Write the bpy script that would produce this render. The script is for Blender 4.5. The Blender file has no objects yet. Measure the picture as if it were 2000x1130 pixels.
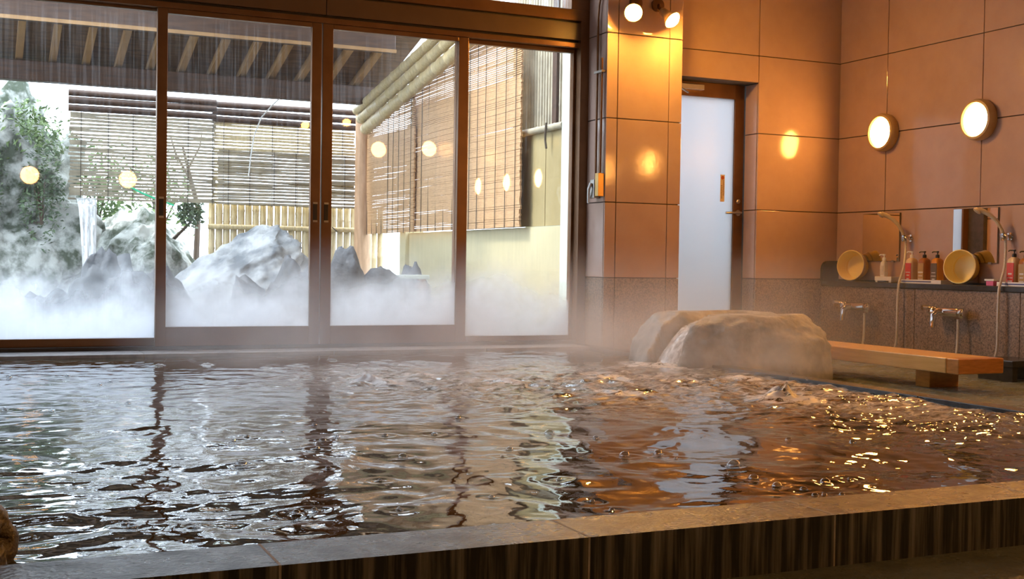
import bpy, bmesh, math, random
import numpy as np
from mathutils import Vector, Matrix, noise
random.seed(7)
sc = bpy.context.scene
col = sc.collection
PI = math.pi

# ------------------------------------------------------------------ camera
F_PX, YAW, PITCH, ROLL, CAM_H = 2342.16, 0.424256, -0.022351, 0.015118, 0.65
def cam_axes():
    cy, sy, cp, sp = math.cos(YAW), math.sin(YAW), math.cos(PITCH), math.sin(PITCH)
    fw = Vector((sy*cp, cy*cp, sp)); r = Vector((cy, -sy, 0)); u = r.cross(fw)
    return (math.cos(ROLL)*r + math.sin(ROLL)*u, -math.sin(ROLL)*r + math.cos(ROLL)*u, fw)
r_, u_, f_ = cam_axes()
cam_d = bpy.data.cameras.new('camera'); cam = bpy.data.objects.new('camera', cam_d); col.objects.link(cam)
cam_d.sensor_width = 36; cam_d.lens = F_PX*36/2000; cam_d.clip_start = .02; cam_d.clip_end = 300
cam.matrix_world = Matrix(((r_.x, u_.x, -f_.x, 0), (r_.y, u_.y, -f_.y, 0), (r_.z, u_.z, -f_.z, CAM_H), (0, 0, 0, 1)))
sc.camera = cam

# ------------------------------------------------------------------ world, sun, exposure
SKY = 7.8
SUN = 2.5
LAMP = 85.0          # round wall lamps
SPOT = 540.0         # spot bulbs
w = bpy.data.worlds.new('sky'); sc.world = w; w.use_nodes = True
nt = w.node_tree; nt.nodes.clear()
wo = nt.nodes.new('ShaderNodeOutputWorld'); bg = nt.nodes.new('ShaderNodeBackground')
tc = nt.nodes.new('ShaderNodeTexCoord'); nz = nt.nodes.new('ShaderNodeTexNoise'); rp = nt.nodes.new('ShaderNodeValToRGB')
nz.inputs['Scale'].default_value = 2.0; nz.inputs['Detail'].default_value = 4
rp.color_ramp.elements[0].color = (.62, .80, 1, 1); rp.color_ramp.elements[1].color = (.84, .92, 1, 1)
nt.links.new(tc.outputs['Generated'], nz.inputs['Vector']); nt.links.new(nz.outputs['Fac'], rp.inputs['Fac'])
nt.links.new(rp.outputs['Color'], bg.inputs['Color']); bg.inputs['Strength'].default_value = SKY
nt.links.new(bg.outputs[0], wo.inputs['Surface'])
sd = bpy.data.lights.new('sun', 'SUN'); sd.energy = SUN; sd.angle = math.radians(8); sd.color = (1, .93, .78)
sun = bpy.data.objects.new('sun', sd); col.objects.link(sun)
sun.rotation_euler = Vector((.62, -.10, -.78)).to_track_quat('-Z', 'Y').to_euler()
vs = sc.view_settings
sc.display_settings.display_device = 'sRGB'
vs.view_transform = 'Standard'; vs.look = 'None'; vs.exposure = 0.22; vs.gamma = 1; vs.use_curve_mapping = False
cy = sc.cycles
cy.use_denoising = True; cy.max_bounces = 10; cy.diffuse_bounces = 4; cy.glossy_bounces = 5
cy.transmission_bounces = 6; cy.volume_bounces = 1; cy.transparent_max_bounces = 16
cy.caustics_reflective = False; cy.caustics_refractive = False; cy.sample_clamp_indirect = 6
cy.volume_step_rate = 2.5; cy.volume_max_steps = 64; cy.use_adaptive_sampling = True; cy.adaptive_threshold = .02

# ------------------------------------------------------------------ materials
MATS = {}
def new_mat(name):
    m = bpy.data.materials.new(name); m.use_nodes = True; m.node_tree.nodes.clear(); MATS[name] = m
    return m, m.node_tree
def N(nt, t, **kw):
    n = nt.nodes.new(t)
    for k, v in kw.items():
        if k in n.inputs: n.inputs[k].default_value = v
        else: setattr(n, k, v)
    return n
def c4(c): return (c[0], c[1], c[2], 1)
def mat(name, c1, c2=None, rough=.5, metal=0, scale=8, detail=4, stretch=(1, 1, 1), bump=0, bscale=None, r2=None, ior=1.5, lo=.35, hi=.65, coat=0, spec=.5, sss=0):
    """principled with two colours mixed by noise, optional bump and roughness variation"""
    m, nt = new_mat(name); L = nt.links
    out = N(nt, 'ShaderNodeOutputMaterial'); p = N(nt, 'ShaderNodeBsdfPrincipled')
    p.inputs['Metallic'].default_value = metal; p.inputs['IOR'].default_value = ior
    p.inputs['Roughness'].default_value = rough; p.inputs['Coat Weight'].default_value = coat
    p.inputs['Specular IOR Level'].default_value = spec
    L.new(p.outputs[0], out.inputs['Surface'])
    c2 = c2 or tuple(x*.8 for x in c1)
    t = N(nt, 'ShaderNodeTexCoord'); mp = N(nt, 'ShaderNodeMapping'); mp.inputs['Scale'].default_value = stretch
    geo = N(nt, 'ShaderNodeNewGeometry')
    L.new(geo.outputs['Position'], mp.inputs['Vector'])
    n = N(nt, 'ShaderNodeTexNoise', Scale=scale, Detail=detail, Roughness=.6); L.new(mp.outputs[0], n.inputs['Vector'])
    r = N(nt, 'ShaderNodeValToRGB'); r.color_ramp.elements[0].position = lo; r.color_ramp.elements[1].position = hi
    r.color_ramp.elements[0].color = c4(c1); r.color_ramp.elements[1].color = c4(c2)
    L.new(n.outputs['Fac'], r.inputs['Fac']); L.new(r.outputs[0], p.inputs['Base Color'])
    if r2 is not None:
        mr = N(nt, 'ShaderNodeMapRange'); mr.inputs['From Min'].default_value = lo; mr.inputs['From Max'].default_value = hi
        mr.inputs['To Min'].default_value = rough; mr.inputs['To Max'].default_value = r2
        L.new(n.outputs['Fac'], mr.inputs['Value']); L.new(mr.outputs[0], p.inputs['Roughness'])
    if bump:
        b = N(nt, 'ShaderNodeBump'); b.inputs['Strength'].default_value = bump; b.inputs['Distance'].default_value = .02
        n2 = N(nt, 'ShaderNodeTexNoise', Scale=bscale or scale*3, Detail=5); L.new(mp.outputs[0], n2.inputs['Vector'])
        L.new(n2.outputs['Fac'], b.inputs['Height']); L.new(b.outputs[0], p.inputs['Normal'])
    return m
def emit(name, c, s):
    m, nt = new_mat(name); o = N(nt, 'ShaderNodeOutputMaterial'); e = N(nt, 'ShaderNodeEmission', Strength=s)
    e.inputs['Color'].default_value = c4(c); nt.links.new(e.outputs[0], o.inputs['Surface']); return m

mat('wall_tile', (.54, .38, .31), (.50, .345, .28), rough=.07, scale=5, r2=.11, bump=.015, bscale=30)
mat('grout', (.10, .08, .07), (.07, .06, .05), rough=.9, scale=20)
mat('granite', (.40, .29, .21), (.10, .08, .065), rough=.3, scale=110, detail=8, lo=.38, hi=.66)
mat('dark_ledge', (.035, .035, .035), (.05, .05, .05), rough=.25, scale=20)
mat('bronze', (.20, .095, .038), (.16, .072, .028), rough=.30, scale=6, metal=.35)
mat('bronze_dark', (.03, .02, .014), (.02, .015, .01), rough=.5, scale=6)
mat('header_board', (.12, .062, .028), (.10, .05, .022), rough=.4, scale=5)
mat('plaster', (.30, .26, .24), (.26, .23, .21), rough=.8, scale=3)
mat('ceiling_board', (.20, .14, .10), (.16, .11, .08), rough=.7, scale=3)
mat('floor_stone', (.24, .29, .28), (.13, .16, .155), rough=.16, r2=.4, scale=7, bump=.15, bscale=40)
mat('kerb_top', (.17, .185, .20), (.085, .095, .105), rough=.18, r2=.4, scale=10, bump=.25, bscale=90)
mat('kerb_face', (.020, .021, .022), (.36, .35, .31), rough=.5, scale=40, detail=8, stretch=(1, 1, .04), bump=.2, lo=.46, hi=.72)
mat('kerb_joint', (.62, .58, .52), (.45, .42, .37), rough=.8, scale=30)
mat('sill_stone', (.36, .35, .34), (.20, .20, .20), rough=.35, scale=12, r2=.5)
mat('pool_stone', (.07, .07, .055), (.04, .045, .035), rough=.5, scale=6)
mat('spout_rock', (.40, .40, .38), (.17, .17, .16), rough=.5, scale=9, bump=.6, bscale=22)
mat('boulder', (.42, .42, .41), (.13, .14, .15), rough=.8, scale=4, detail=9, lo=.40, hi=.64, bump=.8, bscale=14)
mat('dark_rock', (.085, .09, .10), (.035, .04, .045), rough=.7, scale=5, bump=.8, bscale=14)
mat('cliff', (.44, .45, .42), (.05, .065, .04), rough=.85, scale=5, detail=10, lo=.42, hi=.60, bump=.9, bscale=12)
mat('brown_rock', (.020, .008, .004), (.010, .005, .003), rough=.4, scale=18, bump=.5, bscale=40)
mat('bench_wood', (.76, .48, .17), (.64, .37, .11), rough=.28, scale=5, stretch=(12, 1, 12))
mat('bench_end', (.56, .24, .05), (.40, .16, .03), rough=.3, scale=8, stretch=(2, 2, 10))
mat('old_wood', (.075, .034, .015), (.04, .018, .009), rough=.6, scale=5, stretch=(1, 8, 8))
mat('rafter_wood', (.32, .18, .07), (.24, .13, .05), rough=.6, scale=5)
mat('roof_board', (.15, .085, .045), (.07, .04, .022), rough=.8, scale=4, stretch=(1, 6, 1))
mat('log', (.50, .31, .18), (.36, .21, .11), rough=.6, scale=5, stretch=(6, 6, 1))
mat('bamboo', (.62, .50, .28), (.46, .36, .19), rough=.4, scale=6, stretch=(8, 8, 1))
mat('bamboo_grey', (.42, .36, .25), (.28, .24, .17), rough=.5, scale=6)
mat('cream', (.56, .49, .30), (.50, .44, .27), rough=.8, scale=2)
mat('cream_upper', (.36, .28, .13), (.30, .23, .10), rough=.8, scale=3)
mat('pale_wall', (.66, .72, .64), (.58, .64, .57), rough=.8, scale=40)
mat('reed', (.56, .34, .17), (.40, .23, .11), rough=.6, scale=9, stretch=(1, 2, 30))
mat('cord', (.09, .07, .05), rough=.9)
mat('soil', (.16, .15, .13), (.08, .08, .07), rough=.8, scale=5, bump=.5)
mat('chrome', (.80, .80, .82), (.74, .74, .76), rough=.08, metal=1)
mat('steel', (.50, .48, .45), (.42, .40, .38), rough=.3, metal=1)
mat('brass', (.55, .36, .14), (.48, .30, .11), rough=.35, metal=1)
mat('white_plastic', (.92, .92, .90), (.88, .88, .86), rough=.4)
mat('hose', (.72, .68, .62), (.58, .55, .50), rough=.35, scale=90)
mat('shower_plastic', (.66, .56, .38), (.60, .50, .33), rough=.35)
mat('bowl', (.95, .70, .16), (.90, .62, .12), rough=.32, scale=5)
mat('bowl_in', (.95, .80, .34), (.92, .74, .28), rough=.35, scale=5)
mat('mirror', (.90, .90, .90), (.88, .88, .88), rough=.01, metal=1)
mat('mirror_edge', (.20, .16, .12), rough=.4)
mat('black_plastic', (.02, .018, .016), rough=.3)
mat('cream_bottle', (.82, .66, .42), (.78, .60, .36), rough=.3)
mat('amber_bottle', (.42, .15, .035), (.36, .12, .03), rough=.2)
mat('orange_bottle', (.78, .33, .04), (.70, .28, .03), rough=.25)
mat('red_label', (.72, .07, .04), (.62, .05, .03), rough=.4)
mat('gold_label', (.52, .32, .10), (.42, .25, .07), rough=.4)
mat('dark_label', (.20, .14, .08), (.14, .10, .06), rough=.4)
mat('print_white', (.85, .80, .74), rough=.5)
mat('blue_print', (.05, .07, .30), rough=.5)
mat('pink', (.78, .16, .32), (.70, .12, .27), rough=.5)
mat('sticker', (.92, .78, .56), (.88, .72, .50), rough=.5)
mat('sticker_red', (.62, .12, .03), rough=.5)
mat('sticker_ink', (.22, .15, .07), rough=.6)
mat('lamp_ring', (.60, .40, .18), (.52, .34, .15), rough=.35)
mat('leaf', (.10, .17, .055), (.20, .28, .10), rough=.6, scale=9)
mat('leaf_dark', (.045, .08, .035), (.09, .14, .06), rough=.6, scale=9)
mat('moss', (.10, .13, .06), (.20, .22, .12), rough=.9, scale=8)
mat('twig', (.09, .06, .04), rough=.8)
mat('green_cord', (.05, .55, .28), rough=.5)
mat('pale_cable', (.75, .75, .72), rough=.5)
emit('lamp_glow', (1, .42, .085), LAMP)
emit('lamp_glow_dim', (1, .48, .15), 34)
emit('spot_glow_dim', (1, .46, .08), 60)
emit('spot_glow', (1, .46, .07), SPOT)

def schlick(nt, base=.05, scale=.95):
    lw = N(nt, 'ShaderNodeLayerWeight', Blend=.5)
    pw = N(nt, 'ShaderNodeMath', operation='POWER'); pw.inputs[1].default_value = 4.0
    ml = N(nt, 'ShaderNodeMath', operation='MULTIPLY_ADD'); ml.inputs[1].default_value = scale; ml.inputs[2].default_value = base
    nt.links.new(lw.outputs['Facing'], pw.inputs[0]); nt.links.new(pw.outputs[0], ml.inputs[0]); return ml.outputs[0]
def glass_mat(name, z0, fog_h, fog, mist, tint=(1, 1, 1)):
    """clear pane with real condensation: white droplets film, heavy at the foot of the pane, streaky above"""
    m, nt = new_mat(name); L = nt.links
    out = N(nt, 'ShaderNodeOutputMaterial')
    tr = N(nt, 'ShaderNodeBsdfTransparent'); tr.inputs[0].default_value = c4(tint)
    gl = N(nt, 'ShaderNodeBsdfGlossy', Roughness=.015)
    mx = N(nt, 'ShaderNodeMixShader'); L.new(schlick(nt, .055), mx.inputs[0]); L.new(tr.outputs[0], mx.inputs[1]); L.new(gl.outputs[0], mx.inputs[2])
    geo = N(nt, 'ShaderNodeNewGeometry'); sep = N(nt, 'ShaderNodeSeparateXYZ'); L.new(geo.outputs['Position'], sep.inputs[0])
    hz = N(nt, 'ShaderNodeMapRange'); hz.inputs['From Min'].default_value = z0; hz.inputs['From Max'].default_value = z0+fog_h
    hz.inputs['To Min'].default_value = 1; hz.inputs['To Max'].default_value = 0; hz.interpolation_type = 'SMOOTHSTEP'
    n1 = N(nt, 'ShaderNodeTexNoise', Scale=3.2, Detail=5); L.new(geo.outputs['Position'], n1.inputs['Vector'])
    off = N(nt, 'ShaderNodeMath', operation='MULTIPLY_ADD'); off.inputs[1].default_value = -.5; L.new(n1.outputs['Fac'], off.inputs[0]); L.new(sep.outputs['Z'], off.inputs[2])
    of2 = N(nt, 'ShaderNodeMath', operation='ADD'); of2.inputs[1].default_value = .25; L.new(off.outputs[0], of2.inputs[0])
    L.new(of2.outputs[0], hz.inputs['Value'])
    mp = N(nt, 'ShaderNodeMapping'); mp.inputs['Scale'].default_value = (70, 70, 2.2); L.new(geo.outputs['Position'], mp.inputs['Vector'])
    n2 = N(nt, 'ShaderNodeTexNoise', Scale=1, Detail=4); L.new(mp.outputs[0], n2.inputs['Vector'])
    st = N(nt, 'ShaderNodeMapRange'); st.inputs['From Min'].default_value = .46; st.inputs['From Max'].default_value = .76; st.inputs['To Max'].default_value = mist
    L.new(n2.outputs['Fac'], st.inputs['Value'])
    a = N(nt, 'ShaderNodeMath', operation='MULTIPLY_ADD', use_clamp=True); a.inputs[1].default_value = fog
    L.new(hz.outputs[0], a.inputs[0]); L.new(st.outputs[0], a.inputs[2])
    a2 = N(nt, 'ShaderNodeMath', operation='ADD', use_clamp=True); a2.inputs[1].default_value = .003; L.new(a.outputs[0], a2.inputs[0])
    tl = N(nt, 'ShaderNodeBsdfTranslucent'); tl.inputs[0].default_value = (.92, .95, 1, 1)
    df = N(nt, 'ShaderNodeBsdfDiffuse'); df.inputs[0].default_value = (.8, .85, .9, 1)
    fm = N(nt, 'ShaderNodeMixShader'); fm.inputs[0].default_value = .3; L.new(tl.outputs[0], fm.inputs[1]); L.new(df.outputs[0], fm.inputs[2])
    f = N(nt, 'ShaderNodeMixShader'); L.new(a2.outputs[0], f.inputs[0]); L.new(mx.outputs[0], f.inputs[1]); L.new(fm.outputs[0], f.inputs[2])
    L.new(f.outputs[0], out.inputs['Surface']); return m
glass_mat('pane_glass', .16, .46, .93, .035)
glass_mat('transom_glass', 2.0, .3, .3, .5)
def frosted(name):
    m, nt = new_mat(name); L = nt.links; out = N(nt, 'ShaderNodeOutputMaterial')
    tl = N(nt, 'ShaderNodeBsdfTranslucent'); tl.inputs[0].default_value = (.52, .54, .57, 1)
    pr = N(nt, 'ShaderNodeBsdfPrincipled', Roughness=.25); pr.inputs['Base Color'].default_value = (.78, .80, .82, 1)
    mx = N(nt, 'ShaderNodeMixShader'); mx.inputs[0].default_value = .28
    L.new(tl.outputs[0], mx.inputs[1]); L.new(pr.outputs[0], mx.inputs[2]); L.new(mx.outputs[0], out.inputs['Surface'])
frosted('frosted_glass')
def polycarb(name):
    m, nt = new_mat(name); out = N(nt, 'ShaderNodeOutputMaterial'); tl = N(nt, 'ShaderNodeBsdfTranslucent'); tl.inputs[0].default_value = (.8, .85, .75, 1)
    nt.links.new(tl.outputs[0], out.inputs['Surface'])
polycarb('polycarbonate')
def bubble_mat():
    m, nt = new_mat('bubble_film'); L = nt.links; out = N(nt, 'ShaderNodeOutputMaterial')
    tr = N(nt, 'ShaderNodeBsdfTransparent'); tr.inputs[0].default_value = (.93, .95, .97, 1); gl = N(nt, 'ShaderNodeBsdfGlossy', Roughness=.02)
    mx = N(nt, 'ShaderNodeMixShader'); L.new(schlick(nt, .26, .74), mx.inputs[0]); L.new(tr.outputs[0], mx.inputs[1]); L.new(gl.outputs[0], mx.inputs[2]); L.new(mx.outputs[0], out.inputs['Surface'])
bubble_mat()
def stream_mat():
    m, nt = new_mat('falling_water'); L = nt.links; out = N(nt, 'ShaderNodeOutputMaterial')
    tr = N(nt, 'ShaderNodeBsdfTransparent'); pr = N(nt, 'ShaderNodeBsdfPrincipled', Roughness=.15); pr.inputs['Base Color'].default_value = (.80, .82, .84, 1)
    geo = N(nt, 'ShaderNodeNewGeometry'); mp = N(nt, 'ShaderNodeMapping'); mp.inputs['Scale'].default_value = (40, 40, 5); L.new(geo.outputs['Position'], mp.inputs['Vector'])
    n = N(nt, 'ShaderNodeTexNoise', Scale=1, Detail=4); L.new(mp.outputs[0], n.inputs['Vector'])
    mr = N(nt, 'ShaderNodeMapRange'); mr.inputs['From Min'].default_value = .35; mr.inputs['From Max'].default_value = .65; mr.inputs['To Min'].default_value = .25; mr.inputs['To Max'].default_value = .95
    L.new(n.outputs['Fac'], mr.inputs['Value'])
    mx = N(nt, 'ShaderNodeMixShader'); L.new(mr.outputs[0], mx.inputs[0]); L.new(tr.outputs[0], mx.inputs[1]); L.new(pr.outputs[0], mx.inputs[2]); L.new(mx.outputs[0], out.inputs['Surface'])
stream_mat()
def water_mat():
    m, nt = new_mat('water'); L = nt.links; out = N(nt, 'ShaderNodeOutputMaterial')
    p = N(nt, 'ShaderNodeBsdfPrincipled', Roughness=.03, IOR=1.6); p.inputs['Base Color'].default_value = (.050, .046, .026, 1)
    p.inputs['Specular IOR Level'].default_value = .5
    fo = N(nt, 'ShaderNodeBsdfPrincipled', Roughness=.35); fo.inputs['Base Color'].default_value = (.82, .84, .86, 1)
    geo = N(nt, 'ShaderNodeNewGeometry')
    at = N(nt, 'ShaderNodeAttribute'); at.attribute_name = 'foam'
    mp = N(nt, 'ShaderNodeMapping'); mp.inputs['Scale'].default_value = (1, 1.4, 1); mp.inputs['Rotation'].default_value = (0, 0, .4); L.new(geo.outputs['Position'], mp.inputs['Vector'])
    n = N(nt, 'ShaderNodeTexNoise', Scale=11, Detail=7, Roughness=.72, Distortion=1.2); L.new(mp.outputs[0], n.inputs['Vector'])
    mr = N(nt, 'ShaderNodeMapRange'); mr.inputs['From Min'].default_value = .42; mr.inputs['From Max'].default_value = .66; L.new(n.outputs['Fac'], mr.inputs['Value'])
    ml = N(nt, 'ShaderNodeMath', operation='MULTIPLY', use_clamp=True); L.new(mr.outputs[0], ml.inputs[0]); L.new(at.outputs['Fac'], ml.inputs[1])
    b = N(nt, 'ShaderNodeBump'); b.inputs['Strength'].default_value = .05; b.inputs['Distance'].default_value = .01
    nb = N(nt, 'ShaderNodeTexNoise', Scale=30, Detail=3); L.new(geo.outputs['Position'], nb.inputs['Vector']); L.new(nb.outputs['Fac'], b.inputs['Height']); L.new(b.outputs[0], p.inputs['Normal'])
    mx = N(nt, 'ShaderNodeMixShader'); L.new(ml.outputs[0], mx.inputs[0]); L.new(p.outputs[0], mx.inputs[1]); L.new(fo.outputs[0], mx.inputs[2]); L.new(mx.outputs[0], out.inputs['Surface'])
water_mat()
def steam_mat(name, dens, scale, z0, z1, lo, hi, color=(1, 1, 1), stretch=(1, 1, .8)):
    """steam: noise density that thins out with height and towards the sides of the cloud"""
    m, nt = new_mat(name); L = nt.links; out = N(nt, 'ShaderNodeOutputMaterial'); v = N(nt, 'ShaderNodeVolumeScatter'); v.inputs['Color'].default_value = c4(color); v.inputs['Anisotropy'].default_value = .2
    geo = N(nt, 'ShaderNodeNewGeometry'); sep = N(nt, 'ShaderNodeSeparateXYZ'); L.new(geo.outputs['Position'], sep.inputs[0])
    hz = N(nt, 'ShaderNodeMapRange'); hz.interpolation_type = 'SMOOTHSTEP'
    for k, val in (('From Min', z0), ('From Max', z1), ('To Min', 1), ('To Max', 0)): hz.inputs[k].default_value = val
    L.new(sep.outputs['Z'], hz.inputs['Value'])
    mp = N(nt, 'ShaderNodeMapping'); mp.inputs['Scale'].default_value = stretch; L.new(geo.outputs['Position'], mp.inputs['Vector'])
    n = N(nt, 'ShaderNodeTexNoise', Scale=scale, Detail=3, Roughness=.55); L.new(mp.outputs[0], n.inputs['Vector'])
    mr = N(nt, 'ShaderNodeMapRange'); mr.inputs['From Min'].default_value = lo; mr.inputs['From Max'].default_value = hi; L.new(n.outputs['Fac'], mr.inputs['Value'])
    tg = N(nt, 'ShaderNodeTexCoord'); s2 = N(nt, 'ShaderNodeSeparateXYZ'); L.new(tg.outputs['Generated'], s2.inputs[0])
    prev = None
    for ax in ('X', 'Y'):
        pp = N(nt, 'ShaderNodeMath', operation='PINGPONG'); pp.inputs[1].default_value = .5; L.new(s2.outputs[ax], pp.inputs[0])
        e = N(nt, 'ShaderNodeMapRange'); e.interpolation_type = 'SMOOTHSTEP'; e.inputs['From Max'].default_value = .2; L.new(pp.outputs[0], e.inputs['Value'])
        if prev is None: prev = e.outputs[0]
        else:
            q = N(nt, 'ShaderNodeMath', operation='MULTIPLY'); L.new(prev, q.inputs[0]); L.new(e.outputs[0], q.inputs[1]); prev = q.outputs[0]
    a = N(nt, 'ShaderNodeMath', operation='MULTIPLY'); L.new(hz.outputs[0], a.inputs[0]); L.new(mr.outputs[0], a.inputs[1])
    b = N(nt, 'ShaderNodeMath', operation='MULTIPLY'); L.new(a.outputs[0], b.inputs[0]); L.new(prev, b.inputs[1])
    c = N(nt, 'ShaderNodeMath', operation='MULTIPLY'); c.inputs[1].default_value = dens; L.new(b.outputs[0], c.inputs[0]); L.new(c.outputs[0], v.inputs['Density'])
    L.new(v.outputs[0], out.inputs['Volume']); return m

# ------------------------------------------------------------------ mesh helpers
class MB:
    def __init__(s): s.v = []; s.f = []; s.m = []; s.cur = 0
    def add(s, vs, fs):
        k = len(s.v); s.v += [tuple(p) for p in vs]; s.f += [tuple(i+k for i in f) for f in fs]; s.m += [s.cur]*len(fs); return s
    def box(s, x0, x1, y0, y1, z0, z1):
        return s.add([(x0, y0, z0), (x1, y0, z0), (x1, y1, z0), (x0, y1, z0), (x0, y0, z1), (x1, y0, z1), (x1, y1, z1), (x0, y1, z1)],
                     [(0, 3, 2, 1), (4, 5, 6, 7), (0, 1, 5, 4), (1, 2, 6, 5), (2, 3, 7, 6), (3, 0, 4, 7)])
    def tube(s, pts, rad, n=10, caps=True):
        pts = [Vector(p) for p in pts]; rad = rad if isinstance(rad, (list, tuple)) else [rad]*len(pts)
        vs, fs = [], []; up = None
        for i, p in enumerate(pts):
            t = (pts[min(i+1, len(pts)-1)]-pts[max(i-1, 0)]).normalized()
            if up is None: up = Vector((0, 0, 1)) if abs(t.z) < .9 else Vector((1, 0, 0))
            a = t.cross(up).normalized(); b = a.cross(t).normalized(); up = b
            for k in range(n):
                an = 2*PI*k/n; vs.append(p+a*math.cos(an)*rad[i]+b*math.sin(an)*rad[i])
        for i in range(len(pts)-1):
            for k in range(n):
                fs.append((i*n+k, i*n+(k+1) % n, (i+1)*n+(k+1) % n, (i+1)*n+k))
        if caps: fs.append(tuple(range(n-1, -1, -1))); fs.append(tuple(range((len(pts)-1)*n, len(pts)*n)))
        return s.add(vs, fs)
    def lathe(s, prof, n=24, origin=(0, 0, 0), axis=(0, 0, 1), cap0=True, cap1=True, sq=0):
        ax = Vector(axis).normalized(); q = Vector((0, 0, 1)).rotation_difference(ax); o = Vector(origin); vs, fs = [], []
        for r, z in prof:
            for k in range(n):
                an = 2*PI*k/n; c, si = math.cos(an), math.sin(an)
                rr = r*(1 if not sq else 1/max(abs(c)**sq+abs(si)**sq, 1e-6)**(1/sq))
                vs.append(o+q @ Vector((rr*c, rr*si, z)))
        for i in range(len(prof)-1):
            for k in range(n): fs.append((i*n+k, i*n+(k+1) % n, (i+1)*n+(k+1) % n, (i+1)*n+k))
        if cap0: fs.append(tuple(range(n-1, -1, -1)))
        if cap1: fs.append(tuple(range((len(prof)-1)*n, len(prof)*n)))
        return s.add(vs, fs)
    def build(s, name, m, parent=None, smooth=False, bevel=0, mats=None):
        me = bpy.data.meshes.new(name); me.from_pydata(s.v, [], s.f); me.update()
        for x in (mats or [m]): me.materials.append(MATS[x])
        if mats: me.polygons.foreach_set('material_index', s.m)
        if bevel:
            bm = bmesh.new(); bm.from_mesh(me)
            bmesh.ops.bevel(bm, geom=bm.edges[:], offset=bevel, segments=2, affect='EDGES', profile=.5, clamp_overlap=True); bm.to_mesh(me); bm.free()
        if smooth:
            me.polygons.foreach_set('use_smooth', [True]*len(me.polygons))
            try: me.set_sharp_from_angle(angle=math.radians(40))
            except Exception: pass
        o = bpy.data.objects.new(name, me); col.objects.link(o)
        if parent is not None: o.parent = parent
        return o
def tag(o, label=None, cat=None, group=None, kind=None):
    if label: o['label'] = label
    if cat: o['category'] = cat
    if group: o['group'] = group
    if kind: o['kind'] = kind
    return o
def thing(name, label, cat, loc=(0, 0, 0), group=None, kind=None):
    o = bpy.data.objects.new(name, None); o.empty_display_size = .05; col.objects.link(o); o.location = loc
    return tag(o, label, cat, group, kind)
def local(o, mesh_obj):      # keep world-built geometry under a parent that has a location
    mesh_obj.data.transform(Matrix.Translation(-o.location)); return mesh_obj
def bx(*a): return MB().box(*a)
def copy_tree(o, parent=None):
    c = o.copy(); col.objects.link(c); c.parent = parent
    for ch in list(o.children): copy_tree(ch, c)
    return c
def rock(name, m, loc, size, seed, parent=None, sub=4, rough=.25, flat=None, freq=1.3, cuts=5, shear=0):
    bm = bmesh.new(); bmesh.ops.create_icosphere(bm, subdivisions=sub, radius=1)
    rnd = random.Random(seed); planes = []
    for _ in range(cuts):
        d = Vector((rnd.uniform(-1, 1), rnd.uniform(-1, 1), rnd.uniform(-.3, 1))).normalized(); planes.append((d, rnd.uniform(.62, .85)))
    off = Vector((seed*3.7, seed*1.3, seed*.7))
    for v in bm.verts:
        p = v.co.copy()
        k = 1+rough*noise.fractal(p*freq+off, 1, 2, 5, noise_basis='PERLIN_ORIGINAL')
        p = p*k
        for d, h in planes:
            e = p.dot(d)-h
            if e > 0: p -= d*e*.85
        p += p.normalized()*.05*rough*4*noise.noise(p*7+off)
        if flat is not None and p.z > flat: p.z = flat+(p.z-flat)*.06
        v.co = Vector((p.x*size[0]+shear*max(p.z, -.3)*size[2], p.y*size[1], p.z*size[2]))
    me = bpy.data.meshes.new(name); bm.to_mesh(me); bm.free(); me.materials.append(MATS[m])
    me.polygons.foreach_set('use_smooth', [True]*len(me.polygons))
    o = bpy.data.objects.new(name, me); col.objects.link(o); o.location = loc; o.parent = parent
    return o

# ================================================================== THE ROOM
WY = 7.30      # window and door wall, inner face
RX = 6.00      # right wall, inner face
LX, BY, CZ = -1.30, -1.30, 3.05
POOL = (-0.95, 3.744, 2.247, 7.02)      # water rectangle x0 x1 y0 y1
ZR, ZW = .1125, .085                     # kerb top, water level
ZT = [.56, 1.063, 1.622, 2.187, 2.75, CZ]  # tile joints
G = .006
floor = thing('floor', None, None); tag(floor, 'dark wet stone floor around the bath', None, kind='structure')
x0, x1, y0, y1 = POOL
fm = [bx(LX, RX, BY, 2.075, -.12, 0), bx(x1+.10, RX, 2.075, WY, -.12, 0), bx(LX, x0-.1, 2.075, WY, -.12, 0)]
for q in fm: q.build('floor_slab', 'floor_stone', floor)
ceil = tag(bx(LX-.1, RX+.1, BY-.1, WY+.1, CZ, CZ+.1).build('ceiling', 'ceiling_board'), 'boarded ceiling over the bath room', kind='structure')

def tile(parent, a0, a1, z0, z1, plane, pos, m='wall_tile', name='tile', depth=.012):
    """one tile proud of the grout bed; plane 'y' faces -y, 'x' faces -x, 'X' faces -x on a pillar side"""
    g = G/2
    if plane == 'y': q = bx(a0+g, a1-g, pos-depth, pos, z0+g, z1-g)
    else: q = bx(pos-depth, pos, a0+g, a1-g, z0+g, z1-g)
    return q.build(name, m, parent, bevel=.002)
# right wall
wr = bx(RX, RX+.15, BY, WY+.1, 0, CZ).build('wall_right', 'grout'); tag(wr, 'tiled right wall above the washing places', kind='structure')
ys = [WY-.012] + [6.77-.894*k for k in range(9)] + [BY]
for i in range(len(ys)-1):
    for j in range(5): tile(wr, ys[i+1], ys[i], ZT[j], ZT[j+1], 'x', RX)
# granite dado below ledge, in panels
dy = [WY-.012, 6.30, 5.40, 4.5, 3.6, 2.7, 1.8, .9, 0, BY]
for i in range(len(dy)-1):
    bx(5.85, RX, dy[i+1]+.002, dy[i]-.002, 0, .513).build('granite_panel', 'granite', wr, bevel=.002)
ledge = bx(5.835, RX-.012, BY, WY-.03, .515, .550).build('ledge', 'dark_ledge', wr, bevel=.004)
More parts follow.
